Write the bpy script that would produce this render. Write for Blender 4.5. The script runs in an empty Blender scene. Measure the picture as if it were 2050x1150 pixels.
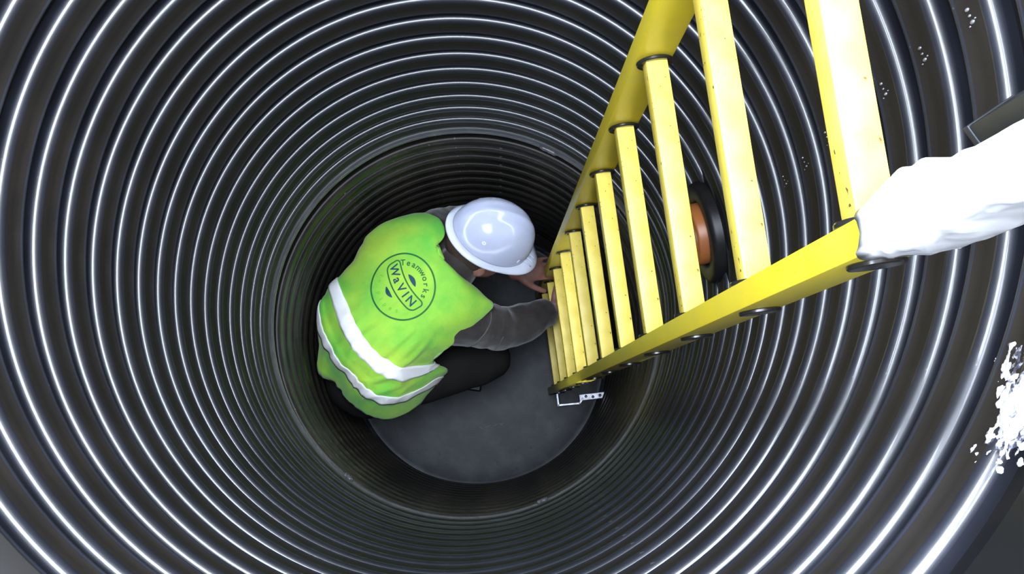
import bpy, bmesh, math, random
import numpy as np
from mathutils import Vector, Matrix
from mathutils.bvhtree import BVHTree
random.seed(7)
rng = np.random.RandomState(3)
S = bpy.context.scene
COL = S.collection
PI = math.pi

# ------------------------------------------------------------------ camera, sky, exposure
H = 3.88                      # the photographer's lens above the chamber floor
R = 0.5                       # inner radius of the shaft at the rib crests
FOC = 2056.5; PIT = 0.1203; YAW = -0.01163
CAMX, CAMY = 0.0868, -0.2326
cam = bpy.data.cameras.new('camera'); camo = bpy.data.objects.new('camera', cam); COL.objects.link(camo)
cam.sensor_width = 36; cam.lens = FOC*36/2050; cam.clip_start = 0.02; cam.clip_end = 50
RM = Matrix.Rotation(YAW, 3, 'Y') @ Matrix.Rotation(PIT, 3, 'X')
camo.matrix_world = Matrix.Translation((CAMX, CAMY, H)) @ RM.to_4x4()
S.camera = camo
S.view_settings.view_transform = 'Standard'
S.view_settings.look = 'None'
S.view_settings.gamma = 1
S.view_settings.use_curve_mapping = False
S.view_settings.exposure = 0.0

SKY = 43.0
RIM = H + 0.16                # height of the open top of the shaft
world = bpy.data.worlds.new('overcast_sky'); S.world = world
world.use_nodes = True
bg = world.node_tree.nodes['Background']
bg.inputs['Color'].default_value = (0.77, 0.86, 1.0, 1)
bg.inputs['Strength'].default_value = SKY
# sky portal across the open top of the shaft (guides sampling, gives no light of its own)
pl = bpy.data.lights.new('sky_portal', 'AREA'); pl.shape = 'RECTANGLE'; pl.size = 1.1; pl.size_y = 1.1
pl.cycles.is_portal = True
plo = bpy.data.objects.new('sky_portal', pl); COL.objects.link(plo); plo.location = (0, 0, RIM+0.01)

# ------------------------------------------------------------------ helpers
def P(px, py, h):
    """world point at height h above the floor seen at a photo position"""
    d = RM @ Vector(((px-1025)/FOC, -(py-575)/FOC, -1))
    t = (H-h)/-d.z
    return Vector((CAMX+d.x*t, CAMY+d.y*t, h))
def PW(px, py, r=R):
    """world point on the shaft wall"""
    d = RM @ Vector(((px-1025)/FOC, -(py-575)/FOC, -1))
    a = d.x**2+d.y**2; b = CAMX*d.x+CAMY*d.y; c = CAMX**2+CAMY**2-r*r
    t = (-b+math.sqrt(b*b-a*c))/a
    return Vector((CAMX+d.x*t, CAMY+d.y*t, H+d.z*t))
def clampr(v, rm=0.488):
    q = math.hypot(v.x, v.y)
    return Vector((v.x*rm/q, v.y*rm/q, v.z)) if q > rm else v

def link(name, me, m=None, parent=None, smooth=True):
    o = bpy.data.objects.new(name, me); COL.objects.link(o)
    if m is not None and not len(me.materials): me.materials.append(m)
    if smooth: me.polygons.foreach_set('use_smooth', [True]*len(me.polygons))
    if parent: o.parent = parent
    return o
def mesh(name, v, f):
    me = bpy.data.meshes.new(name); me.from_pydata([tuple(x) for x in v], [], f); me.update(); return me
def bm_mesh(name, bm):
    bmesh.ops.recalc_face_normals(bm, faces=bm.faces)
    me = bpy.data.meshes.new(name); bm.to_mesh(me); bm.free(); return me
def empty(name, loc=(0, 0, 0)):
    o = bpy.data.objects.new(name, None); COL.objects.link(o); o.location = loc; o.empty_display_size = .1; return o
def tag(o, label, cat, group=None, kind=None):
    o['label'] = label; o['category'] = cat
    if group: o['group'] = group
    if kind: o['kind'] = kind
    return o
def auto_smooth(o, ang=40):
    me = o.data
    me.polygons.foreach_set('use_smooth', [True]*len(me.polygons))
    me.set_sharp_from_angle(angle=math.radians(ang))
def revolve(name, prof, n=192, closed=False):
    """prof: list of (r, z); a ring mesh about the shaft axis"""
    v = []; f = []
    k = len(prof)
    for i in range(n):
        a = 2*PI*i/n; c, s = math.cos(a), math.sin(a)
        for r, z in prof: v.append((r*c, r*s, z))
    for i in range(n):
        j = (i+1) % n
        for q in range(k if closed else k-1):
            w = (q+1) % k
            f.append((i*k+q, i*k+w, j*k+w, j*k+q))
    return mesh(name, v, f)
def box_bm(bm, o, ax, ay, az, sx, sy, sz, bevel=0.0):
    """box centred at o with half sizes along unit axes"""
    vs = []
    for i in (-1, 1):
        for j in (-1, 1):
            for k in (-1, 1):
                vs.append(bm.verts.new(o+ax*i*sx+ay*j*sy+az*k*sz))
    F = [(0,1,3,2),(4,6,7,5),(0,4,5,1),(2,3,7,6),(0,2,6,4),(1,5,7,3)]
    fs = [bm.faces.new([vs[q] for q in t]) for t in F]
    if bevel:
        es = list({e for f_ in fs for e in f_.edges})
        bmesh.ops.bevel(bm, geom=es, offset=bevel, segments=2, affect='EDGES', profile=.6)
def tube(bm, pts, rad, n=10, cap=True):
    pts = [Vector(p) for p in pts]; rings = []
    prev = None
    for i, p in enumerate(pts):
        t = (pts[min(i+1, len(pts)-1)]-pts[max(i-1, 0)]).normalized()
        if prev is None:
            u = t.orthogonal().normalized()
        else:
            u = (prev-t*prev.dot(t)).normalized()
        prev = u; w = t.cross(u)
        r = rad[i] if isinstance(rad, (list, tuple)) else rad
        rings.append([bm.verts.new(p+(u*math.cos(2*PI*k/n)+w*math.sin(2*PI*k/n))*r) for k in range(n)])
    for a, b in zip(rings, rings[1:]):
        for k in range(n): bm.faces.new((a[k], a[(k+1) % n], b[(k+1) % n], b[k]))
    if cap:
        bm.faces.new(rings[0][::-1]); bm.faces.new(rings[-1])
def applied(o):
    """replace an object's mesh by its evaluated one"""
    dg = bpy.context.evaluated_depsgraph_get(); dg.update()
    me = bpy.data.meshes.new_from_object(o.evaluated_get(dg), preserve_all_data_layers=False, depsgraph=dg)
    mats = list(o.data.materials)
    o.modifiers.clear(); o.data = me
    me.materials.clear()
    for m in mats: me.materials.append(m)
    me.polygons.foreach_set('use_smooth', [True]*len(me.polygons))
    return o
def cr(p0, p1, p2, p3, t):
    return 0.5*((2*p1)+(p2-p0)*t+(2*p0-5*p1+4*p2-p3)*t*t+(3*p1-p0-3*p2+p3)*t**3)
def spline(pts, n):
    pts = [Vector(p) for p in pts]; out = []
    for i in range(len(pts)-1):
        a = pts[i-1] if i else pts[0]*2-pts[1]
        d = pts[i+2] if i+2 < len(pts) else pts[-1]*2-pts[-2]
        for k in range(n): out.append(cr(a, pts[i], pts[i+1], d, k/n))
    out.append(pts[-1]); return out

# ------------------------------------------------------------------ materials
def mat(name, col, rough=.5, spec=.5, metal=0, noise=None, bump=None, speck=None, coat=0, sheen=0, sss=0):
    """noise: (col2, scale, lo, hi); bump: (strength, scale, distance); speck: (colour, scale, threshold)"""
    m = bpy.data.materials.new(name); m.use_nodes = True
    nt = m.node_tree; b = nt.nodes['Principled BSDF']; L = nt.links
    b.inputs['Base Color'].default_value = (*col, 1); b.inputs['Roughness'].default_value = rough
    b.inputs['Specular IOR Level'].default_value = spec; b.inputs['Metallic'].default_value = metal
    b.inputs['Coat Weight'].default_value = coat; b.inputs['Coat Roughness'].default_value = .09
    b.inputs['Sheen Weight'].default_value = sheen
    if sss:
        b.inputs['Subsurface Weight'].default_value = sss; b.inputs['Subsurface Scale'].default_value = .01
    tc = nt.nodes.new('ShaderNodeTexCoord'); out = None
    if noise:
        c2, sc, lo, hi = noise
        n = nt.nodes.new('ShaderNodeTexNoise'); n.inputs['Scale'].default_value = sc; n.inputs['Detail'].default_value = 6
        L.new(tc.outputs['Object'], n.inputs['Vector'])
        r = nt.nodes.new('ShaderNodeMapRange'); r.inputs['From Min'].default_value = lo; r.inputs['From Max'].default_value = hi
        L.new(n.outputs['Fac'], r.inputs['Value'])
        mx = nt.nodes.new('ShaderNodeMix'); mx.data_type = 'RGBA'
        mx.inputs['A'].default_value = (*col, 1); mx.inputs['B'].default_value = (*c2, 1)
        L.new(r.outputs['Result'], mx.inputs['Factor']); out = mx.outputs['Result']
    if speck:
        c3, sc, th = speck
        n = nt.nodes.new('ShaderNodeTexNoise'); n.inputs['Scale'].default_value = sc; n.inputs['Detail'].default_value = 2
        L.new(tc.outputs['Object'], n.inputs['Vector'])
        r = nt.nodes.new('ShaderNodeMapRange'); r.inputs['From Min'].default_value = th; r.inputs['From Max'].default_value = th+.03
        L.new(n.outputs['Fac'], r.inputs['Value'])
        mx = nt.nodes.new('ShaderNodeMix'); mx.data_type = 'RGBA'
        if out: L.new(out, mx.inputs['A'])
        else: mx.inputs['A'].default_value = (*col, 1)
        mx.inputs['B'].default_value = (*c3, 1)
        L.new(r.outputs['Result'], mx.inputs['Factor']); out = mx.outputs['Result']
    if out: L.new(out, b.inputs['Base Color'])
    if bump:
        st, sc, di = bump
        n = nt.nodes.new('ShaderNodeTexNoise'); n.inputs['Scale'].default_value = sc; n.inputs['Detail'].default_value = 4
        L.new(tc.outputs['Object'], n.inputs['Vector'])
        bu = nt.nodes.new('ShaderNodeBump'); bu.inputs['Strength'].default_value = st; bu.inputs['Distance'].default_value = di
        L.new(n.outputs['Fac'], bu.inputs['Height']); L.new(bu.outputs['Normal'], b.inputs['Normal'])
    return m
M = {}
M['shaft'] = mat('sky_tinted_black_plastic', (.013, .014, .020), .42, .50, coat=.50, noise=((.022, .024, .034), 9, .45, .75), bump=(.12, 60, .002),  # blue of the sky's reflection on the ledges is mixed into this colour
                 speck=((.08, .08, .08), 130, .76))
M['face'] = mat('matt_black_plastic', (.022, .019, .017), .60, .08, noise=((.032, .027, .023), 9, .45, .75), bump=(.3, 45, .002))
M['groove'] = mat('black_plastic_groove', (.010, .010, .011), .4, .3, noise=((.018, .016, .014), 12, .5, .7))
M['base'] = mat('soiled_black_plastic', (.013, .012, .010), .36, .2, noise=((.03, .026, .02), 8, .45, .7), speck=((.13, .12, .10), 60, .72))
M['joint'] = mat('seal_lip', (.06, .06, .065), .3, .5, noise=((.1, .1, .1), 20, .5, .8))
M['floor'] = mat('scuffed_floor_plastic', (.012, .014, .018), .5, .3, noise=((.038, .043, .050), 14, .45, .75), bump=(.3, 40, .002), speck=((.09, .09, .09), 70, .75))
M['yellow'] = mat('yellow_ladder_paint', (.72, .55, .075), .42, .4, noise=((.80, .64, .12), 30, .4, .7), speck=((.12, .07, .02), 95, .68))
M['rail'] = mat('yellow_rail_paint', (.70, .54, .025), .38, .45, noise=((.60, .50, .05), 12, .4, .8))
M['rubber'] = mat('black_collar_rubber', (.015, .014, .013), .22, .6)
M['vest'] = mat('shade_mottled_hi_vis_fabric', (.12, .50, .055), .75, .2, noise=((.38, .64, .06), 6, .35, .65), bump=(.5, 45, .004), sheen=.2)  # deep green of the shaded cloth is put into the colour by noise
M['tape'] = mat('reflective_tape', (.98, .98, .98), .45, .8, bump=(.15, 90, .001))
M['print'] = mat('dark_green_print', (.012, .13, .035), .6, .3)
M['printnavy'] = mat('navy_print', (.008, .06, .085), .6, .3)
M['printfaint'] = mat('worn_green_print', (.15, .48, .03), .7, .2)
M['jumper'] = mat('charcoal_sweatshirt', (.040, .033, .030), .9, .15, noise=((.024, .020, .019), 30, .4, .7), bump=(.5, 35, .004), sheen=.3)
M['seam'] = mat('sweatshirt_seam', (.12, .115, .11), .8, .2)
M['trouser'] = mat('dark_work_trousers', (.010, .009, .008), .9, .2, bump=(.5, 25, .005))
M['boot'] = mat('black_boot_leather', (.015, .014, .014), .5, .4)
M['skin'] = mat('skin', (.27, .13, .10), .5, .4, noise=((.22, .09, .07), 25, .4, .7), sss=.1)
M['hair'] = mat('brown_hair', (.04, .024, .016), .7, .3, bump=(.8, 120, .003))
M['eye'] = mat('eye_white', (.7, .7, .68), .2, .5)
M['helmet'] = mat('white_helmet_shell', (.46, .50, .64), .16, .6, noise=((.42, .45, .58), 14, .5, .8))
M['brim'] = mat('white_helmet_brim', (.62, .66, .78), .25, .5)
M['steel'] = mat('galvanised_steel', (.55, .56, .62), .4, .5, metal=.7, noise=((.3, .3, .33), 50, .4, .7))
M['dark_steel'] = mat('dark_grey_steel', (.022, .025, .030), .5, .4, noise=((.035, .038, .045), 25, .4, .7))
M['film'] = mat('white_film', (.92, .92, .94), .3, .5, noise=((.86, .85, .84), 18, .45, .7))
M['orange'] = mat('orange_brown_pipe', (.36, .12, .03), .4, .5, noise=((.28, .1, .04), 20, .4, .7))
M['foam'] = mat('wet_white_residue', (.75, .76, .85), .12, .6, noise=((.05, .05, .07), 60, .52, .62), bump=(.8, 70, .006))
M['grit'] = mat('grit', (.12, .11, .09), .9, .2)

# ------------------------------------------------------------------ the shaft
PITCH = 0.09626
Z0 = H-2.642                  # crest of the joint ring between base and shaft
ZTOP = Z0+20*PITCH            # topmost rib
ws = link('wall_shaft', revolve('shaft_shell', [(.5245, Z0+.012), (.5245, ZTOP+.020), (.5200, ZTOP+.035), (.512, ZTOP+.045), (.508, ZTOP+.05),
      (.506, ZTOP+.12), (.514, ZTOP+.13), (.514, RIM-.03), (.50, RIM-.02), (.50, RIM), (.60, RIM), (.60, RIM-.06), (.545, RIM-.06), (.545, Z0+.012)], closed=True), M['groove'])
ws['kind'] = 'structure'; ws['label'] = 'black corrugated plastic shaft wall ringing the whole picture'
auto_smooth(ws, 30)
wb = link('wall_base', revolve('base_shell', [(.5245, -.03), (.5245, Z0-.03), (.545, Z0-.03), (.545, -.03)], closed=True), M['base'])
wb['kind'] = 'structure'; wb['label'] = 'dull black ribbed wall of the chamber around the worker'
auto_smooth(wb, 30)
rib_prof = [(.526, -.0060), (.520, -.0030), (.5135, -.0003)]
for q in range(9):
    t = PI/2+PI/2*q/8; rib_prof.append((.5125+.0125*math.cos(t), -.0095+.0095*math.sin(t)))
NTOP = len(rib_prof)
rib_prof += [(.5, -.025), (.5, -.0468), (.4994, -.0478), (.4986, -.0488), (.4982, -.0500), (.4984, -.0514), (.4996, -.0528), (.5028, -.0545), (.5150, -.0555), (.526, -.0570)]
NLIP = NTOP+2
rib_me = revolve('rib', rib_prof, 200); rib_me.materials.append(M['shaft']); rib_me.materials.append(M['face'])
rib_me.polygons.foreach_set('material_index', [1 if NTOP-1 <= p % (len(rib_prof)-1) < NLIP-1 else 0 for p in range(len(rib_me.polygons))])
rib_base = rib_me.copy(); rib_base.materials.clear(); rib_base.materials.append(M['base'])
for i in range(-14, 21):
    if i == 0: continue
    z = Z0+i*PITCH
    if z < .05: continue
    o = link('rib', rib_me if i > 0 else rib_base, None, ws if i > 0 else wb); o.location = (0, 0, z)
# the seal lip at the joint
jl = link('seal_lip', revolve('seal_lip', [(.526, .010), (.512, .009), (.502, .006), (.4985, .002), (.4970, -.003), (.4970, -.008), (.4985, -.012), (.505, -.015), (.526, -.016)], 200), M['joint'], ws)
jl.location = (0, 0, Z0)
# welded nicks on the seal lip
for (px, py, da) in ((700, 954, .03), (1098, 299, .055), (1090, 1011, .03)):
    p = PW(px, py, .4945); a = math.atan2(p.y, p.x)
    bm = bmesh.new()
    tube(bm, [Vector((.4975*math.cos(a+t), .4975*math.sin(a+t), Z0+.002+.001*math.sin(t*200))) for t in np.linspace(-da, da, 12)],
         [.002]+[.0055, .007, .0065, .006, .007, .006, .0065, .007, .006, .005]+[.001], 8)
    link('weld_bead', bm_mesh('weld_bead', bm), M['joint'], ws)
# small moulded marks, one group per corrugation, down the right side
for (px, py, s) in ((1942, 34, 1.0), (1847, 110, .95), (1769, 180, .85), (1656, 276, .75), (1611, 326, .7), (1571, 362, .6)):
    bm = bmesh.new()
    for dx, dy, q in ((-6, -14, 1.), (-1, -2, .7), (5, 10, 1.1), (10, 2, .5), (0, 20, .5)):
        p = PW(px+dx*s, py+dy*s, .4995)
        bmesh.ops.create_icosphere(bm, subdivisions=2, radius=.0020*q*s, matrix=Matrix.Translation(p) @ Matrix.Diagonal((.8, .9, 1.6, 1)))
    link('moulded_mark', bm_mesh('moulded_mark', bm), M['steel'], ws)

# smooth pad between the ribs at the lower left
pa = PW(20, 1130, .5); a0 = math.atan2(pa.y, pa.x); v = []; f = []; n = 40
prof = [(.526, Z0+17.53*PITCH), (.500, Z0+17.54*PITCH), (.4975, Z0+17.57*PITCH), (.4970, Z0+17.62*PITCH), (.4965, Z0+18.5*PITCH), (.4975, Z0+18.57*PITCH), (.526, Z0+18.6*PITCH)]
for i in range(n+1):
    a = a0-.22+.44*i/n; e = 1 if 0 < i < n else 0
    for r, z in prof: v.append(((r if e else .526)*math.cos(a), (r if e else .526)*math.sin(a), z))
for i in range(n):
    for q in range(len(prof)-1): f.append((i*7+q, i*7+q+1, i*7+q+8, i*7+q+7))
o = link('smooth_pad', mesh('smooth_pad', v, f), mat('grey_black_plastic', (.060, .056, .057), .6, .3), ws)
# floor: a slightly dished disc with a raised rim
fl = link('floor', revolve('floor', [(.0005, .003), (.20, .0025), (.40, .001), (.455, .0), (.464, -.002), (.470, -.001), (.4745, .006), (.479, .011), (.4835, .009), (.4855, .002), (.4855, -.04), (.0005, -.04)], 200, closed=True), M['floor'])
fl.location = (.005, -.0365, 0)
link('base_plate', revolve('base_plate', [(.0005, -.03), (.5245, -.03), (.5245, -.05), (.0005, -.05)], 96, closed=True), M['base'], wb)
fl['kind'] = 'structure'; fl['label'] = 'dark grey round chamber floor disc with a raised rim'
auto_smooth(fl, 30)
# scuffs on the floor disc
bm = bmesh.new()
for (a, b) in (((957, 853), (970, 862)), ((970, 858), (985, 850)), ((985, 855), (1003, 847)), ((1000, 852), (1010, 846)), ((1000, 848), (1008, 852))):
    tube(bm, [P(*a, .0035), (P(*a, .0045)+P(*b, .0045))/2, P(*b, .0035)], .0016, 6)
sc_ = link('scuff', bm_mesh('scuff', bm), mat('pale_scuff', (.16, .19, .21), .5), fl); sc_.location = (-.005, .0365, 0)
bm = bmesh.new()
for k in range(60):
    a = random.uniform(-2.6, -.5); r = random.uniform(.40, .47); s = random.uniform(.0012, .0035)
    bmesh.ops.create_icosphere(bm, subdivisions=1, radius=s, matrix=Matrix.Translation((r*math.cos(a), r*math.sin(a), .004+s*.4)))
g = link('grit', bm_mesh('grit', bm), M['grit']); tag(g, 'pale grains of grit strewn along the rim of the dark floor disc', 'grit', kind='stuff')

# ------------------------------------------------------------------ pipe inlet on the right wall
pc = PW(1430, 462, .505); az = math.atan2(pc.y, pc.x)
er = Vector((math.cos(az), math.sin(az), 0)); et = Vector((-math.sin(az), math.cos(az), 0)); ez = Vector((0, 0, 1))
def ringpipe(name, r0, r1, d0, d1, m, parent, off=Vector((0, 0, 0)), n=64, rnd=.004):
    """horizontal tube along the inward radial, from d0 outside to d1 inside the wall"""
    prof = [(r1, d0), (r1, d1-rnd), (r1-rnd*.3, d1-rnd*.3), (r1-rnd, d1), (r0+rnd, d1), (r0+rnd*.3, d1-rnd*.3), (r0, d1-rnd), (r0, d0)]
    v = []; f = []
    for i in range(n):
        a = 2*PI*i/n
        for r, d in prof: v.append(pc+off+et*(r*math.cos(a))+ez*(r*math.sin(a))-er*d)
    k = len(prof)
    for i in range(n):
        j = (i+1) % n
        for q in range(k):
            w = (q+1) % k; f.append((i*k+q, i*k+w, j*k+w, j*k+q))
    me = mesh(name, v, f); bm = bmesh.new(); bm.from_mesh(me); bmesh.ops.recalc_face_normals(bm, faces=bm.faces); bm.to_mesh(me); bm.free()
    o = link(name, me, m, parent); auto_smooth(o, 50); return o
inlet = empty('pipe_inlet'); tag(inlet, 'black round pipe inlet with an orange-brown pipe end behind the ladder rungs', 'pipe')
ringpipe('saddle', .066, .128, -.03, .008, M['groove'], inlet, rnd=.006)
ringpipe('spigot', .060, .098, -.03, .030, M['groove'], inlet, rnd=.010)
ringpipe('pipe_end', .050, .059, -.03, .046, M['orange'], inlet, n=64)
bm = bmesh.new()
v = [bm.verts.new(pc+et*(.0505*math.cos(2*PI*i/48))+ez*(.0505*math.sin(2*PI*i/48))+er*.015) for i in range(48)]; bm.faces.new(v)
bmesh.ops.solidify(bm, geom=bm.faces[:], thickness=.004)
link('back_plate', bm_mesh('back_plate', bm), M['groove'], inlet, False)

# ------------------------------------------------------------------ the ladder
A0 = Vector((.3073, .2374, 0)); B0 = Vector((.3513, -.0981, 0)); TL = Vector((-.0154, -.0118, 0)); D0 = 1.2772
def LP(base, d): return base+TL*d+Vector((0, 0, H-d))
AX = (B0-A0).normalized()                        # along the rungs
UP = (Vector((0, 0, 1))-TL).normalized()          # up the rails
FR = AX.cross(UP).normalized()                   # out of the ladder's front
if FR.x > 0: FR = -FR
WID = (B0-A0).length
lad = empty('ladder', LP((A0+B0)/2, 3.84)); LO = lad.location.copy()
tag(lad, 'tall yellow ladder with square rungs running down the right side of the shaft', 'ladder')
def lmesh(name, bm, m, parent=lad, loc=None):
    o = link(name, bm_mesh(name, bm), m, parent, True); auto_smooth(o, 35)
    if loc is not None: o.location = loc
    return o
DT, DB = -.22, 3.84            # depth of the rails' ends below the lens
RT = .0125                     # half thickness of a rail
RAILC = .0015
for base, sg in ((A0, -1), (B0, 1)):
    bm = bmesh.new(); a = LP(base, DT)-LO; b = LP(base, DB)-LO
    box_bm(bm, (a+b)/2+AX*sg*RT+FR*RAILC, AX, FR, UP, RT, .0255, (a-b).length/2, .0025)
    r = lmesh('rail', bm, M['rail'])
    bm = bmesh.new()
    box_bm(bm, b+AX*sg*RT+FR*RAILC-UP*.012, AX, FR, UP, RT+.002, .0255, .022, .003)
    link('foot_cap', bm_mesh('foot_cap', bm), M['rubber'], r)
# rungs
bm = bmesh.new(); box_bm(bm, AX*WID/2-UP*.0145, AX, FR, UP, WID/2-.001, .0145, .0145, .0035)
rung_me = bm_mesh('rung', bm); rung_me.materials.append(M['yellow'])
def ring_bm(c, ax, r0, r1, th, n=28):
    bm = bmesh.new(); u = ax.orthogonal().normalized(); w = ax.cross(u)
    prof = [(r0, -th), (r1-.001, -th), (r1, -th*.5), (r1, th*.5), (r1-.001, th), (r0, th)]
    V = [[bm.verts.new(c+(u*math.cos(2*PI*i/n)+w*math.sin(2*PI*i/n))*r+ax*t) for r, t in prof] for i in range(n)]
    for i in range(n):
        for k in range(6):
            bm.faces.new((V[i][k], V[i][(k+1) % 6], V[(i+1) % n][(k+1) % 6], V[(i+1) % n][k]))
    return bm
ca_me = bm_mesh('collar', ring_bm(AX*.0035-UP*.0145, AX, .0185, .0245, .0026)); ca_me.materials.append(M['rubber'])
cb_me = bm_mesh('collar', ring_bm(AX*(WID-.0025)-UP*.0145, AX, .0185, .0245, .0026)); cb_me.materials.append(M['rubber'])
co_me = bm_mesh('collar', ring_bm(AX*(WID+2*RT+.0018)-UP*.0145, AX, .002, .0205, .0022)); co_me.materials.append(M['rubber'])
cp_me = bm_mesh('collar', ring_bm(AX*(-2*RT-.0018)-UP*.0145, AX, .002, .0205, .0022)); cp_me.materials.append(M['rubber'])
for me in (rung_me, ca_me, cb_me, co_me, cp_me):
    me.polygons.foreach_set('use_smooth', [True]*len(me.polygons)); me.set_sharp_from_angle(angle=math.radians(35))
for k in range(-4, 9):
    d = D0+.3*k
    ro = link('rung', rung_me, None, lad); ro.location = LP(A0, d)-LO
    for me in (ca_me, cb_me, co_me, cp_me): link('collar', me, None, ro)
# foot bracket of bent galvanised strip bolted beside the ladder's foot
hb = .05
br = empty('foot_bracket', LO*0); br.parent = lad; br.location = (0, 0, 0)
bm = bmesh.new()
pts = [P(1115, 789, hb), P(1118, 812, hb), P(1160, 808, hb), P(1166, 799, hb)]
for a, b in zip(pts, pts[1:]):
    ax = (b-a).normalized(); ay = Vector((0, 0, 1)).cross(ax)
    box_bm(bm, (a+b)/2-LO, ax, ay, Vector((0, 0, 1)), (b-a).length/2+.003, .0035, .012, .001)
link('bent_strip', bm_mesh('bent_strip', bm), M['steel'], br, False)
bm = bmesh.new(); a, b = P(1160, 797, hb), P(1226, 789, hb); ax = (b-a).normalized(); ay = Vector((0, 0, 1)).cross(ax)
box_bm(bm, (a+b)/2-LO, ax, ay, Vector((0, 0, 1)), (b-a).length/2, .011, .003, .001)
o = link('fixing_plate', bm_mesh('fixing_plate', bm), M['steel'], br, False)
bolt_me = bm_mesh('bolt', ring_bm(Vector((0, 0, 0)), Vector((0, 0, 1)), .001, .0055, .003, 12)); bolt_me.materials.append(M['rubber'])
for (px, py) in ((1173, 794), (1187, 795), (1201, 792), (1212, 790)):
    q = link('bolt', bolt_me, None, br); q.location = P(px, py, hb+.005)-LO

# ------------------------------------------------------------------ crumpled white film round the upper rail
def crumple(v, amp, fr, seed=0.):
    from mathutils import noise
    return noise.noise(v*fr+Vector((seed, seed*2, 0)))*amp+noise.noise(v*fr*2.7+Vector((seed*3, 5, 1)))*amp*.5
bm = bmesh.new(); NR, NC = 64, 64; rows = []
for i in range(NR):
    d = .632-(.632-.10)*i/(NR-1)
    c = LP(B0, d)+AX*RT+FR*RAILC
    row = []
    for k in range(NC):
        a = 2*PI*k/NC; ca, sa = math.cos(a), math.sin(a)
        q = .3; bulge = math.exp(-((d-.575)/.05)**2)
        sx = math.copysign(abs(ca)**q, ca); sy = math.copysign(abs(sa)**q, sa)
        hx, hy = (.0132+.008*bulge if sx < 0 else .0135+.004*bulge), .0275
        p = c+AX*sx*hx+FR*sy*hy
        amp = .0045*((.4+1.6*bulge) if sx < -.6 else (1.2 if sx > .6 else .15))
        n_ = (AX*sx+FR*sy).normalized()
        p = p+n_*(abs(crumple(p, amp, 38, 2.))+.0012)
        if i == 0: p = p+UP*crumple(p, .02, 30, 7.)
        row.append(bm.verts.new(p))
    rows.append(row)
for a, b in zip(rows, rows[1:]):
    for k in range(NC): bm.faces.new((a[k], a[(k+1) % NC], b[(k+1) % NC], b[k]))
film = link('film_wrap', bm_mesh('film_wrap', bm), M['film'])
tag(film, 'crumpled white film wrapped around the top of the nearer ladder rail', 'wrapping')
so = film.modifiers.new('s', 'SOLIDIFY'); so.thickness = .0012; so.offset = 1
applied(film)

# dark grey post standing between ladder and wall at the upper right
bot = P(1992, 248, H-.74)
post = empty('safety_post', bot); tag(post, 'dark grey steel post ending above the white film by the wall', 'post')
bm = bmesh.new(); ln = .95
fx = Vector((-.55, .83, 0)).normalized(); fy = Vector((.83, .55, 0)).normalized()
box_bm(bm, Vector((0, 0, ln/2)), fx, fy, Vector((0, 0, 1)), .0095, .021, ln/2, .002)
o = link('tube', bm_mesh('tube', bm), M['dark_steel'], post); auto_smooth(o, 35)
bm = bmesh.new(); box_bm(bm, Vector((0, 0, .002)), fx, fy, Vector((0, 0, 1)), .0105, .022, .004, .001)
link('end_cap', bm_mesh('end_cap', bm), M['dark_steel'], post)

# wet white residue on the wall at the right edge
bm = bmesh.new(); rs = np.random.RandomState(5)
line = spline([PW(2046, 705, .507), PW(2046, 745, .506), PW(2034, 790, .504), PW(2030, 835, .503), PW(2024, 872, .503), PW(2012, 905, .503)], 9)
for i, p in enumerate(line):
    w = .0075*(1-.6*abs(i/len(line)-.5)*2); a_ = math.atan2(p.y, p.x)
    for q in range(6):
        da, dz, dr_ = rs.normal(0, .013), rs.normal(0, .012), abs(rs.normal(0, .0015))
        r_ = .5025-dr_
        bmesh.ops.create_icosphere(bm, subdivisions=2, radius=w*rs.uniform(.35, .8), matrix=Matrix.Translation((r_*math.cos(a_+da), r_*math.sin(a_+da), p.z+dz)) @ Matrix.Rotation(a_+rs.normal(0, .2), 4, 'Z') @ Matrix.Rotation(rs.normal(0, .5), 4, 'X') @ Matrix.Diagonal((.45, rs.uniform(1, 2.4), rs.uniform(.6, 1.2), 1)))
for (px, py, r) in ((2000, 942, .0025), (2001, 925, .0016), (1957, 908, .002), (1953, 925, .0016)):
    bmesh.ops.create_icosphere(bm, subdivisions=2, radius=r, matrix=Matrix.Translation(PW(px, py, .500)))
o = link('residue', bm_mesh('residue', bm), M['foam'])
rm = o.modifiers.new('r', 'REMESH'); rm.mode = 'VOXEL'; rm.voxel_size = .0013
applied(o)
for v in o.data.vertices:
    v.co += v.normal*crumple(v.co, .0022, 160, 3.)
tag(o, 'glistening wet white residue smeared on the wall at the right edge', 'residue')

# ------------------------------------------------------------------ the worker
man = empty('person', P(840, 700, .0))
tag(man, 'worker in white hard hat and green hi-vis vest crouching at the shaft bottom', 'person')
MO = man.location.copy()
def skin_obj(name, chains, m, voxel=None, sub=2):
    """chains: list of lists of (point, radius)"""
    v = []; e = []; r = []
    roots = []
    for ch in chains:
        roots.append(len(v))
        for i, (p, rad) in enumerate(ch):
            v.append(Vector(p)-MO); r.append(rad)
            if i: e.append((len(v)-2, len(v)-1))
    me = bpy.data.meshes.new(name); me.from_pydata([tuple(x) for x in v], e, []); me.update()
    o = bpy.data.objects.new(name, me); COL.objects.link(o); me.materials.append(m)
    sk = o.modifiers.new('skin', 'SKIN'); sk.use_smooth_shade = True
    for i, d in enumerate(me.skin_vertices[0].data):
        q = r[i]; d.radius = (q, q) if not isinstance(q, tuple) else q
        d.use_root = i in roots
    ss = o.modifiers.new('sub', 'SUBSURF'); ss.levels = sub; ss.render_levels = sub
    applied(o)
    return o
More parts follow.
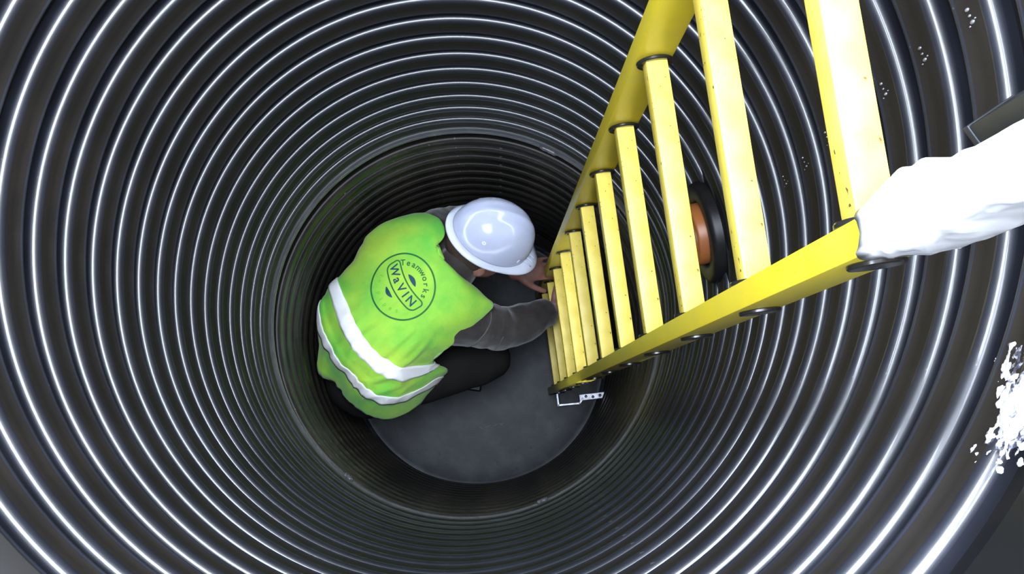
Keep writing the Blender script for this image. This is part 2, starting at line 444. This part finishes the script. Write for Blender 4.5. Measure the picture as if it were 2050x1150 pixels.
def join_mesh(name, objs, m, voxel, parent, smooth_it=6):
    bm = bmesh.new()
    for o in objs:
        bm.from_mesh(o.data)
    me = bpy.data.meshes.new(name); bm.to_mesh(me); bm.free()
    for o in objs: bpy.data.objects.remove(o)
    me.materials.clear()
    o = bpy.data.objects.new(name, me); COL.objects.link(o); me.materials.append(m)
    r = o.modifiers.new('r', 'REMESH'); r.mode = 'VOXEL'; r.voxel_size = voxel
    s = o.modifiers.new('s', 'SMOOTH'); s.iterations = smooth_it; s.factor = .5
    applied(o); o.parent = parent
    return o

pelvis = P(748, 745, .60); waist = P(775, 700, .70); chest = P(838, 618, .80); neckb = P(890, 556, .86); neck = P(925, 520, .885)
shL = P(850, 470, .83); elL = P(930, 440, .62); wrL = P(1028, 548, .60)
shR = P(918, 640, .83); elR = P(1012, 660, .66); wrR = P(1106, 620, .60)
hipL = P(725, 690, .56); knL = P(880, 560, .54); anL = P(800, 590, .10)
hipR = P(775, 775, .56); knR = P(1005, 712, .48); anR = P(860, 745, .10)
hd = P(968, 490, .90)                         # skull centre
HF = (P(1065, 520, .80)-P(895, 470, .94)).normalized()      # the way the face looks: right and down
HU0 = (P(1002, 440, 1.0)-hd).normalized()                    # towards the crown
HR = HF.cross(HU0).normalized(); HU = HR.cross(HF).normalized()
def hp(f, r, u): return hd+HF*f+HR*r+HU*u
# head
def blob(c, ax, ay, az, sx, sy, sz, sub=3):
    bm = bmesh.new(); bmesh.ops.create_icosphere(bm, subdivisions=sub, radius=1)
    for v in bm.verts:
        v.co = (c-MO)+ax*v.co.x*sx+ay*v.co.y*sy+az*v.co.z*sz
    me = bpy.data.meshes.new('b'); bm.to_mesh(me); bm.free()
    o = bpy.data.objects.new('b', me); COL.objects.link(o); return o
parts = [blob(hp(-.005, 0, .01), HF, HR, HU, .098, .076, .095), blob(hp(.03, 0, -.055), HF, HR, HU, .066, .056, .072),
         blob(hp(.098, 0, -.028), HF, HR, HU, .018, .013, .026), blob(hp(.090, 0, -.045), HF, HR, HU, .019, .017, .012),
         blob(hp(.082, 0, -.078), HF, HR, HU, .014, .026, .008), blob(hp(.083, 0, -.089), HF, HR, HU, .013, .021, .008),
         blob(hp(.070, 0, -.112), HF, HR, HU, .022, .024, .018),
         blob(hp(.080, .032, .004), HF, HR, HU, .016, .024, .010), blob(hp(.080, -.032, .004), HF, HR, HU, .016, .024, .010)]
for s in (-1, 1):
    parts.append(blob(hp(-.008, s*.078, -.025), (HF*.9+HR*s*.35).normalized(), HR, HU, .021, .009, .032))
    parts.append(blob(hp(-.004, s*.074, -.05), HF, HR, HU, .010, .009, .012))
# trunk, limbs
trunk = skin_obj('t', [[(pelvis, .13), (waist, .12), (chest, .135), (neckb, .075), (neck, .056), (hp(-.02, 0, -.05), .055)]], M['skin'])
armsk = [skin_obj('a', [[(chest+(shL-chest)*.3, .07), (shL, .058), ((shL+elL)/2, .048), (elL, .040), ((elL+wrL)/2, .036), (wrL, .026)]], M['skin']),
         skin_obj('a', [[(chest+(shR-chest)*.3, .07), (shR, .058), ((shR+elR)/2, .048), (elR, .040), ((elR+wrR)/2, .036), (wrR, .026)]], M['skin'])]
legs = [skin_obj('l', [[(pelvis, .10), (h_, .09), ((h_+k_)/2, .075), (k_, .056), ((k_+a_)/2, .05), (a_, .038)]], M['skin'])
        for h_, k_, a_ in ((hipL, knL, anL), (hipR, knR, anR))]
def hand(wr, pd, spread, nrm, curl, thumbside):
    """wr wrist, pd direction of the palm, spread direction index->little, nrm back of the hand"""
    pd = pd.normalized(); sp = (spread-pd*spread.dot(pd)).normalized(); nr = pd.cross(sp).normalized()
    if nr.dot(nrm) < 0: nr = -nr
    out = []
    palm = wr+pd*.045
    out.append(skin_obj('p', [[(wr-pd*.02, .025), (wr+pd*.01, (.024, .019)), (palm, (.036, .016)), (wr+pd*.080, (.037, .014))]], M['skin']))
    # orient the palm by a flattened ellipsoid as well
    out.append(blob(palm+pd*.005, pd, sp, nr, .050, .040, .016))
    base = wr+pd*.078
    for k, (off, L, r) in enumerate(((-.030, .072, .0088), (-.010, .080, .0090), (.010, .075, .0086), (.029, .060, .0078))):
        d = (pd+sp*off*2.5).normalized(); p = base+sp*off-pd*abs(off)*.25; ch = [(p-pd*.02, r), (p, r)]
        for s_, (fr, an) in enumerate(((.45, curl), (.30, curl*1.2), (.25, curl))):
            d = (d*math.cos(an)-nr*math.sin(an)).normalized(); p = p+d*L*fr; ch.append((p, r*(1-.09*(s_+1))))
        out.append(skin_obj('f', [ch], M['skin']))
    tb = wr+pd*.025-sp*.028
    d = (pd*.72-sp*.62-nr*.25).normalized(); ch = [(wr+pd*.015-sp*.012, .013), (tb, .0125)]
    p = tb
    for s_, fr in enumerate((.036, .030, .024)):
        p = p+d*fr; ch.append((p, .0115-.0012*s_)); d = (d+pd*.25-nr*.15).normalized()
    out.append(skin_obj('th', [ch], M['skin']))
    return out
hL = hand(wrL, P(1095, 535, .60)-wrL, P(1060, 500, .60)-P(1060, 540, .60), Vector((0, 0, 1)), .30, 1)
hR = hand(wrR, P(1150, 588, .60)-wrR, P(1100, 660, .58)-P(1100, 600, .62), Vector((-.4, 0, 1)), .5, 1)
body = join_mesh('body', parts+[trunk]+armsk+legs+hL+hR, M['skin'], .0042, man, 4)
for s in (-1, 1):
    bm = bmesh.new(); bmesh.ops.create_uvsphere(bm, u_segments=16, v_segments=10, radius=.0125, matrix=Matrix.Translation(hp(.079, s*.032, -.008)-MO))
    link('eye', bm_mesh('eye', bm), M['eye'], man)
# hair: a close cap over the back and sides of the skull
bm = bmesh.new(); bmesh.ops.create_icosphere(bm, subdivisions=4, radius=1)
kill = [v for v in bm.verts if v.co.x > .42 or v.co.z < -.80 or (v.co.z < -.1 and v.co.x > .05-.3*v.co.z*0)]
bmesh.ops.delete(bm, geom=kill, context='VERTS')
for v in bm.verts: v.co = (hp(-.008, 0, .0)-MO)+HF*v.co.x*.104+HR*v.co.y*.081+HU*v.co.z*.108
bmesh.ops.solidify(bm, geom=bm.faces[:], thickness=.004)
link('hair', bm_mesh('hair', bm), M['hair'], man)

# clothes: sweatshirt, trousers, boots
swL = skin_obj('s', [[(chest, .12), (shL, .080), (shL+(elL-shL)*.5, .068), (elL, .060), (elL+(wrL-elL)*.5, .052), (elL+(wrL-elL)*.86, .042)]], M['jumper'])
swR = skin_obj('s', [[(chest, .12), (shR, .082), (shR+(elR-shR)*.35, .078), (shR+(elR-shR)*.62, .076), (elR, .076), (elR+(wrR-elR)*.3, .070), (elR+(wrR-elR)*.6, .060), (elR+(wrR-elR)*.85, .050), (elR+(wrR-elR)*1.02, .042)]], M['jumper'])
swT = skin_obj('s', [[(pelvis, .14), (waist, .132), (chest, .140), (neckb, .082), (neckb+(neck-neckb)*.75, .068), (neck, .066), (hp(-.045, 0, -.045), .058)]], M['jumper'])
jumper = join_mesh('sweatshirt', [swL, swR, swT], M['jumper'], .006, man, 5)
from mathutils import noise as NZ
jv = jumper.data
for v in jv.vertices:
    w = v.co+MO
    n1 = NZ.noise(Vector((w.x*16, w.y*16, w.z*7))); n2 = 1-abs(NZ.noise(Vector((w.x*24+3, w.y*15, w.z*12))))*2
    v.co += v.normal*(n1*.006+n2*.004)
trw = [skin_obj('s', [[(pelvis, .135), (h_, .105), ((h_+k_)/2, .092), (k_, .074), ((k_+a_)/2, .066), (a_+(k_-a_)*.12, .058)]], M['trouser'])
       for h_, k_, a_ in ((hipL, knL, anL), (hipR, knR, anR))]
trou = join_mesh('trousers', trw+[blob(pelvis+Vector((-.02, -.01, -.02)), Vector((1, 0, 0)), Vector((0, 1, 0)), Vector((0, 0, 1)), .14, .14, .12)], M['trouser'], .008, man, 5)
for v in trou.data.vertices:
    w = v.co+MO; v.co += v.normal*(NZ.noise(w*14)*.006)
for a_, dr in ((anL, P(860, 590, .1)-anL), (anR, P(930, 755, .1)-anR)):
    d = Vector((dr.x, dr.y, 0)).normalized(); s_ = Vector((-d.y, d.x, 0)); b0 = Vector((a_.x, a_.y, 0))
    q = [skin_obj('s', [[(b0+Vector((0, 0, .17)), .052), (b0+Vector((0, 0, .09)), .048), (b0+d*.0+Vector((0, 0, .055)), .044), (b0+d*.08+Vector((0, 0, .046)), .040), (b0+d*.15+Vector((0, 0, .043)), .036), (b0+d*.175+Vector((0, 0, .040)), .028)]], M['boot']),
         skin_obj('s', [[(b0-d*.035+Vector((0, 0, .045)), .036), (b0+Vector((0, 0, .07)), .04)]], M['boot'])]
    bo = join_mesh('boot', q, M['boot'], .006, man, 3)
    bm = bmesh.new()
    box_bm(bm, b0+d*.06+Vector((0, 0, .014))-MO, d, s_, Vector((0, 0, 1)), .135, .045, .0085, .007)
    link('sole', bm_mesh('sole', bm), M['rubber'], bo)

# vest: a draped shell laid over the back, rows from hem to neck
rows_px = [
 [(636,728),(643,753),(668,765),(705,806),(745,829),(788,838),(838,812)],
 [(643,612),(644,652),(664,700),(712,762),(763,795),(818,788),(878,760)],
 [(652,588),(660,640),(683,690),(722,735),(772,770),(830,768),(890,742)],
 [(668,566),(682,612),(702,664),(740,712),(785,742),(830,747),(868,731)],
 [(690,545),(715,600),(745,650),(780,690),(815,708),(845,712),(868,718)],
 [(713,518),(745,560),(780,610),(815,645),(848,665),(880,680),(902,690)],
 [(726,492),(765,530),(805,570),(845,600),(885,625),(918,640),(943,651)],
 [(736,472),(785,500),(828,530),(868,560),(905,588),(945,604),(984,614)],
 [(778,447),(815,470),(850,498),(883,530),(914,558),(938,576),(964,590)],
 [(822,430),(848,448),(868,473),(880,506),(903,540),(922,560),(943,574)],
 [(850,428),(880,440),(890,470),(874,501),(892,526),(905,551),(932,569)]]
rows_h = [
 [.70,.715,.72,.72,.70,.66,.60],
 [.78,.82,.835,.84,.81,.74,.64],
 [.79,.84,.86,.865,.835,.76,.66],
 [.80,.86,.885,.89,.86,.80,.72],
 [.80,.87,.90,.905,.885,.85,.80],
 [.80,.88,.92,.925,.915,.885,.84],
 [.81,.89,.93,.94,.935,.91,.86],
 [.82,.90,.94,.95,.945,.92,.87],
 [.84,.905,.94,.955,.95,.925,.88],
 [.84,.90,.935,.95,.945,.92,.885],
 [.83,.885,.92,.94,.935,.91,.88]]
grid = []
for i, (rp, rh) in enumerate(zip(rows_px, rows_h)):
    g_ = [clampr(P(px, py, h), .484) for (px, py), h in zip(rp, rh)]
    cen = Vector((.0, .0, 0))+((g_[2]+g_[4])/2)
    inL = (cen-g_[0]); inL.z = 0; inL.normalize(); inR = (cen-g_[-1]); inR.z = 0; inR.normalize()
    armL = 7 <= i; armR = 4 <= i <= 8
    dl = .05 if armL else .17; dr = .022 if armR else (.05 if i > 8 else .15)
    g_ = [g_[0]+inL*(.02 if not armL else .01)-Vector((0, 0, dl))]+g_+[g_[-1]+inR*.012-Vector((0, 0, dr))]
    grid.append(g_)
NRW, NCL = len(grid), len(grid[0])
def G(i, j):
    def gg(a, b):
        if a < 0: return gg(0, b)*2-gg(1, b)
        if a > NRW-1: return gg(NRW-1, b)*2-gg(NRW-2, b)
        if b < 0: return gg(a, 0)*2-gg(a, 1)
        if b > NCL-1: return gg(a, NCL-1)*2-gg(a, NCL-2)
        return grid[a][b]
    return gg(i, j)
def VS(t, u):
    """vest surface at row t, column u"""
    i = min(int(t), NRW-2); j = min(int(u), NCL-2); ft = t-i; fu = u-j
    c = [cr(G(i+a, j-1), G(i+a, j), G(i+a, j+1), G(i+a, j+2), fu) for a in (-1, 0, 1, 2)]
    return cr(*c, ft)
def wr_(p):
    # soft folds, stronger round the waist, raised bands run across the back
    q = (p-P(760, 730, .85)).length; k = max(0, 1-q/.28)
    return NZ.noise(Vector((p.x*9+p.y*9, p.y*14, p.z*5)))*.010 + (1-abs(NZ.noise(Vector(((p.x*.8+p.y*.6)*12, (p.y*.8-p.x*.6)*34, p.z*4))))*2.2)*.013*k
SU, SV = 7, 8
def vest_pt(t, u, off=0.):
    e = .02
    p = VS(t, u); du = VS(t, min(u+e, NCL-1))-VS(t, max(u-e, 0)); dt = VS(min(t+e, NRW-1), u)-VS(max(t-e, 0), u)
    n = du.cross(dt)
    if n.length > 1e-12: n.normalize()
    if n.z < -.2: n = -n
    k = min(1, min(u, NCL-1-u)/1.) 
    return clampr(p+n*(wr_(p)*(.3+.7*k)+off), .4905)
def surf(name, t0, t1, u0, u1, nt, nu, off, m, thick, parent):
    v = []; f = []
    for i in range(nt+1):
        for j in range(nu+1): v.append(vest_pt(t0(j/nu)+(t1(j/nu)-t0(j/nu))*i/nt, u0+(u1-u0)*j/nu, off)-MO)
    for i in range(nt):
        for j in range(nu):
            a = i*(nu+1)+j; f.append((a, a+1, a+nu+2, a+nu+1))
    me = mesh(name, v, f); bm = bmesh.new(); bm.from_mesh(me); bmesh.ops.recalc_face_normals(bm, faces=bm.faces); bm.to_mesh(me); bm.free()
    o = link(name, me, m, parent)
    s = o.modifiers.new('s', 'SOLIDIFY'); s.thickness = thick; s.offset = 0
    applied(o); return o
K = lambda c: (lambda x: c)
vest = surf('safety_vest', K(0), K(NRW-1), 0, NCL-1, 88, 84, 0, M['vest'], .004, man)
b1 = surf('reflective_band', lambda x: 2.60-.0*x, lambda x: 3.42, .6, 7.4, 5, 84, .0042, M['tape'], .002, vest)
b2 = surf('reflective_band', lambda x: .74, lambda x: 1.20, .6, 7.6, 5, 84, .0042, M['tape'], .002, vest)
vest['label'] = 'bright green-yellow sleeveless safety vest'
for b in (b1, b2): b['label'] = 'white reflective band'
# pale binding along the armhole on the right shoulder
bm = bmesh.new(); tube(bm, [vest_pt(t, 7.25, .002)-MO for t in np.linspace(3.2, 7.2, 40)], .0028, 6)
link('armhole_binding', bm_mesh('armhole_binding', bm), mat('grey_green_binding', (.25, .42, .22), .8), vest)

# printed emblem, draped on the back
dg = bpy.context.evaluated_depsgraph_get()
bvh = BVHTree.FromPolygons([v.co.copy() for v in vest.data.vertices], [tuple(p.vertices) for p in vest.data.polygons])
EC = P(806, 574, .93); U1 = (H-.93)/FOC      # metres per photo pixel on the back
PH = math.radians(-61); RX = Vector((math.cos(PH), math.sin(PH), 0)); RY = Vector((-math.sin(PH), math.cos(PH), 0))
def drape(name, bm, m, parent=vest, off=.0012):
    bmesh.ops.triangulate(bm, faces=bm.faces[:])
    for v in bm.verts:
        q = EC+RX*v.co.x*U1+RY*v.co.y*U1-MO
        hit = bvh.ray_cast(Vector((q.x, q.y, 3)), Vector((0, 0, -1)))
        z = hit[0].z if hit[0] else .93
        v.co = Vector((q.x, q.y, z+off+.0001*0))
    me = bpy.data.meshes.new(name); bm.to_mesh(me); bm.free()
    o = link(name, me, m, parent, False); return o
def band_bm(path, w, closed=True):
    bm = bmesh.new(); n = len(path); L = []; Rr = []
    for i, p in enumerate(path):
        a = path[(i+1) % n] if closed or i < n-1 else p; b = path[i-1] if closed or i else p
        t = (Vector(a)-Vector(b)).normalized(); nn = Vector((-t.y, t.x))
        L.append(bm.verts.new((p[0]+nn.x*w/2, p[1]+nn.y*w/2, 0))); Rr.append(bm.verts.new((p[0]-nn.x*w/2, p[1]-nn.y*w/2, 0)))
    for i in range(n if closed else n-1):
        j = (i+1) % n; bm.faces.new((L[i], L[j], Rr[j], Rr[i]))
    return bm
emb = drape('emblem_ring', band_bm([(68*math.cos(a), 66*math.sin(a)) for a in np.linspace(0, 2*PI, 120, endpoint=False)], 3.4), M['print'])
path = []
hw, hh, rc = 54, 15.5, 10
for cx, cy, a0 in ((hw-rc, hh-rc, 0), (-hw+rc, hh-rc, 90), (-hw+rc, -hh+rc, 180), (hw-rc, -hh+rc, 270)):
    for a in np.linspace(a0, a0+90, 8): path.append((cx+rc*math.cos(math.radians(a)), cy+rc*math.sin(math.radians(a))))
full = []
for i, p in enumerate(path):
    q = path[(i+1) % len(path)]; n = max(1, int(math.dist(p, q)/4))
    for k in range(n):
        x = p[0]+(q[0]-p[0])*k/n; y = p[1]+(q[1]-p[1])*k/n; full.append((x, y+.0035*(x*x)-4))
drape('emblem_frame', band_bm(full, 2.8), M['print'])
def text_bm(s, size, place, sx=1.):
    """each letter laid by place(k, n) -> (x, y, angle)"""
    bm = bmesh.new(); n = len(s)
    for k, ch in enumerate(s):
        cu = bpy.data.curves.new('t', 'FONT'); cu.body = ch; cu.size = size; cu.align_x = 'CENTER'; cu.offset = size*.018; cu.resolution_u = 3
        ob = bpy.data.objects.new('t', cu); COL.objects.link(ob)
        dg = bpy.context.evaluated_depsgraph_get(); dg.update()
        me = bpy.data.meshes.new_from_object(ob.evaluated_get(dg))
        bpy.data.objects.remove(ob); bpy.data.curves.remove(cu)
        x, y, a = place(k, n)
        me.transform(Matrix.Translation((x, y, 0)) @ Matrix.Rotation(a, 4, 'Z') @ Matrix.Diagonal((sx, 1, 1, 1)))
        bm.from_mesh(me); bpy.data.meshes.remove(me)
    bmesh.ops.subdivide_edges(bm, edges=[e for e in bm.edges if e.calc_length() > 5], cuts=1)
    return bm
XS = [-39, -17.5, 2, 19, 37]
drape('emblem_lettering', text_bm('WaVIN', 25, lambda k, n: (XS[k], -9+.0035*XS[k]**2-3, .006*XS[k]), .98), M['printnavy'])
def arc(r, a0, a1, rot):
    def f(k, n):
        a = math.radians(a0+(a1-a0)*k/(n-1)); return (r*math.cos(a), r*math.sin(a), a+rot)
    return f
drape('emblem_lettering', text_bm('Teamworks', 17, arc(43, 151, 34, -PI/2), 1.0), M['print'])
drape('emblem_lettering', text_bm('in', 12.5, arc(54, 212, 226, PI/2), 1.0), M['printfaint'])
drape('emblem_lettering', text_bm('pipes', 12.5, arc(54, 254, 318, PI/2), 1.0), M['printfaint'])
def leaf(cx, cy, L, W, rot, bend):
    bm = bmesh.new(); n = 14; top = []; bot = []
    for i in range(n+1):
        t = i/n; x = (t-.5)*L; w = W*math.sin(PI*t)**.8/2; b = bend*(1-(2*t-1)**2)
        c, s = math.cos(rot), math.sin(rot)
        for lst, y in ((top, b+w), (bot, b-w)): lst.append(bm.verts.new((cx+x*c-y*s, cy+x*s+y*c, 0)))
    for i in range(n): bm.faces.new((top[i], top[i+1], bot[i+1], bot[i]))
    bmesh.ops.remove_doubles(bm, verts=bm.verts, dist=.01)
    return bm
drape('emblem_swoosh', leaf(0, 22, 30, 9.5, 0, 2), M['printnavy'])
drape('emblem_swoosh', leaf(-4, -29, 27, 8.5, 0, -3), M['printnavy'])

# pale seams on the right sleeve
jb = BVHTree.FromPolygons([v.co.copy() for v in jumper.data.vertices], [tuple(p.vertices) for p in jumper.data.polygons])
def seam(pts, r=.0018):
    out = []
    for p in spline([Vector((a, b, 0)) for a, b in pts], 8):
        w = P(p.x, p.y, .80)-MO; o_ = Vector(camo.location)-MO
        hit = jb.ray_cast(o_, (w-o_).normalized())
        if hit[0] is not None: out.append(hit[0]+Vector((0, 0, .0008)))
    if len(out) > 3:
        bm = bmesh.new(); tube(bm, out, r, 6); link('seam', bm_mesh('seam', bm), M['seam'], jumper)
seam([(984, 622), (981, 648), (965, 675), (935, 700), (904, 720)])
seam([(898, 697), (897, 708), (900, 719)])
seam([(905, 716), (950, 716), (990, 700), (1008, 675)], .0014)

# hard hat
hat = empty('hard_hat', (0, 0, 0)); hat.parent = man; hat['label'] = 'white hard hat with a short peak'
HC = hp(.0, 0, .040)                          # centre of the brim plane
def hpt(f, r, u): return HC+HF*f+HR*r+HU*u-MO
SA, SB, SH = .128, .105, .118
bm = bmesh.new(); NA, NB = 72, 22; rows = []
for i in range(NB):
    e = i/(NB-1)*PI/2*.995; row = []
    for k in range(NA):
        a = 2*PI*k/NA
        rr = math.cos(e)**.86; z = math.sin(e)
        f_ = SA*rr*math.cos(a); r_ = SB*rr*math.sin(a)
        ridge = .0035*math.exp(-(r_/.012)**2)*max(0, z)**.5 + .0022*math.exp(-((abs(r_)-.038)/.008)**2)*max(0, z-.25)
        row.append(bm.verts.new(hpt(f_, r_, SH*z+ridge+.004)))
    rows.append(row)
for a, b in zip(rows, rows[1:]):
    for k in range(NA): bm.faces.new((a[k], a[(k+1) % NA], b[(k+1) % NA], b[k]))
bm.faces.new(rows[-1])
shell = link('shell', bm_mesh('shell', bm), M['helmet'], hat)
s = shell.modifiers.new('s', 'SOLIDIFY'); s.thickness = .003; s.offset = -1; applied(shell)
bm = bmesh.new(); ins = []; outs = []; lip = []
for k in range(NA):
    a = 2*PI*k/NA; ca, sa = math.cos(a), math.sin(a)
    peak = max(0, ca)**2.2
    w = .011+.034*peak+.004*max(0, -ca)
    dz = -.004-.014*peak
    ins.append(bm.verts.new(hpt((SA-.002)*ca, (SB-.002)*sa, .008)))
    outs.append(bm.verts.new(hpt((SA+w)*ca, (SB+w*.9)*sa, dz)))
    lip.append(bm.verts.new(hpt((SA+w+.001)*ca, (SB+w*.9+.001)*sa, dz-.005)))
for k in range(NA):
    j = (k+1) % NA
    bm.faces.new((ins[k], outs[k], outs[j], ins[j])); bm.faces.new((outs[k], lip[k], lip[j], outs[j]))
brim = link('brim', bm_mesh('brim', bm), M['brim'], hat)
s = brim.modifiers.new('s', 'SOLIDIFY'); s.thickness = .003; applied(brim)
for f_, r_ in ((.07, .085), (.07, -.085), (-.06, .08), (-.06, -.08)):
    bm = bmesh.new()
    z = SH*math.sqrt(max(0, 1-(f_/SA)**2-(r_/SB)**2))
    n = Vector((f_/SA**2, r_/SB**2, z/SH**2)).normalized(); nw = (HF*n.x+HR*n.y+HU*n.z)
    rb = ring_bm(hpt(f_, r_, z+.004), nw, .001, .006, .0022, 16)
    link('rivet', bm_mesh('rivet', rb), M['brim'], hat); bm.free()
for r_ in (.03, .045, .06):   # vent ribs at the front above the peak
    bm = bmesh.new(); f0 = SA*math.sqrt(1-(r_/SB)**2)
    tube(bm, [hpt(f0-.002, r_, .012), hpt(f0+.018, r_*1.05, .004), hpt(f0+.03, r_*1.05, -.004)], .0022, 6)
    link('peak_rib', bm_mesh('peak_rib', bm), M['brim'], hat)
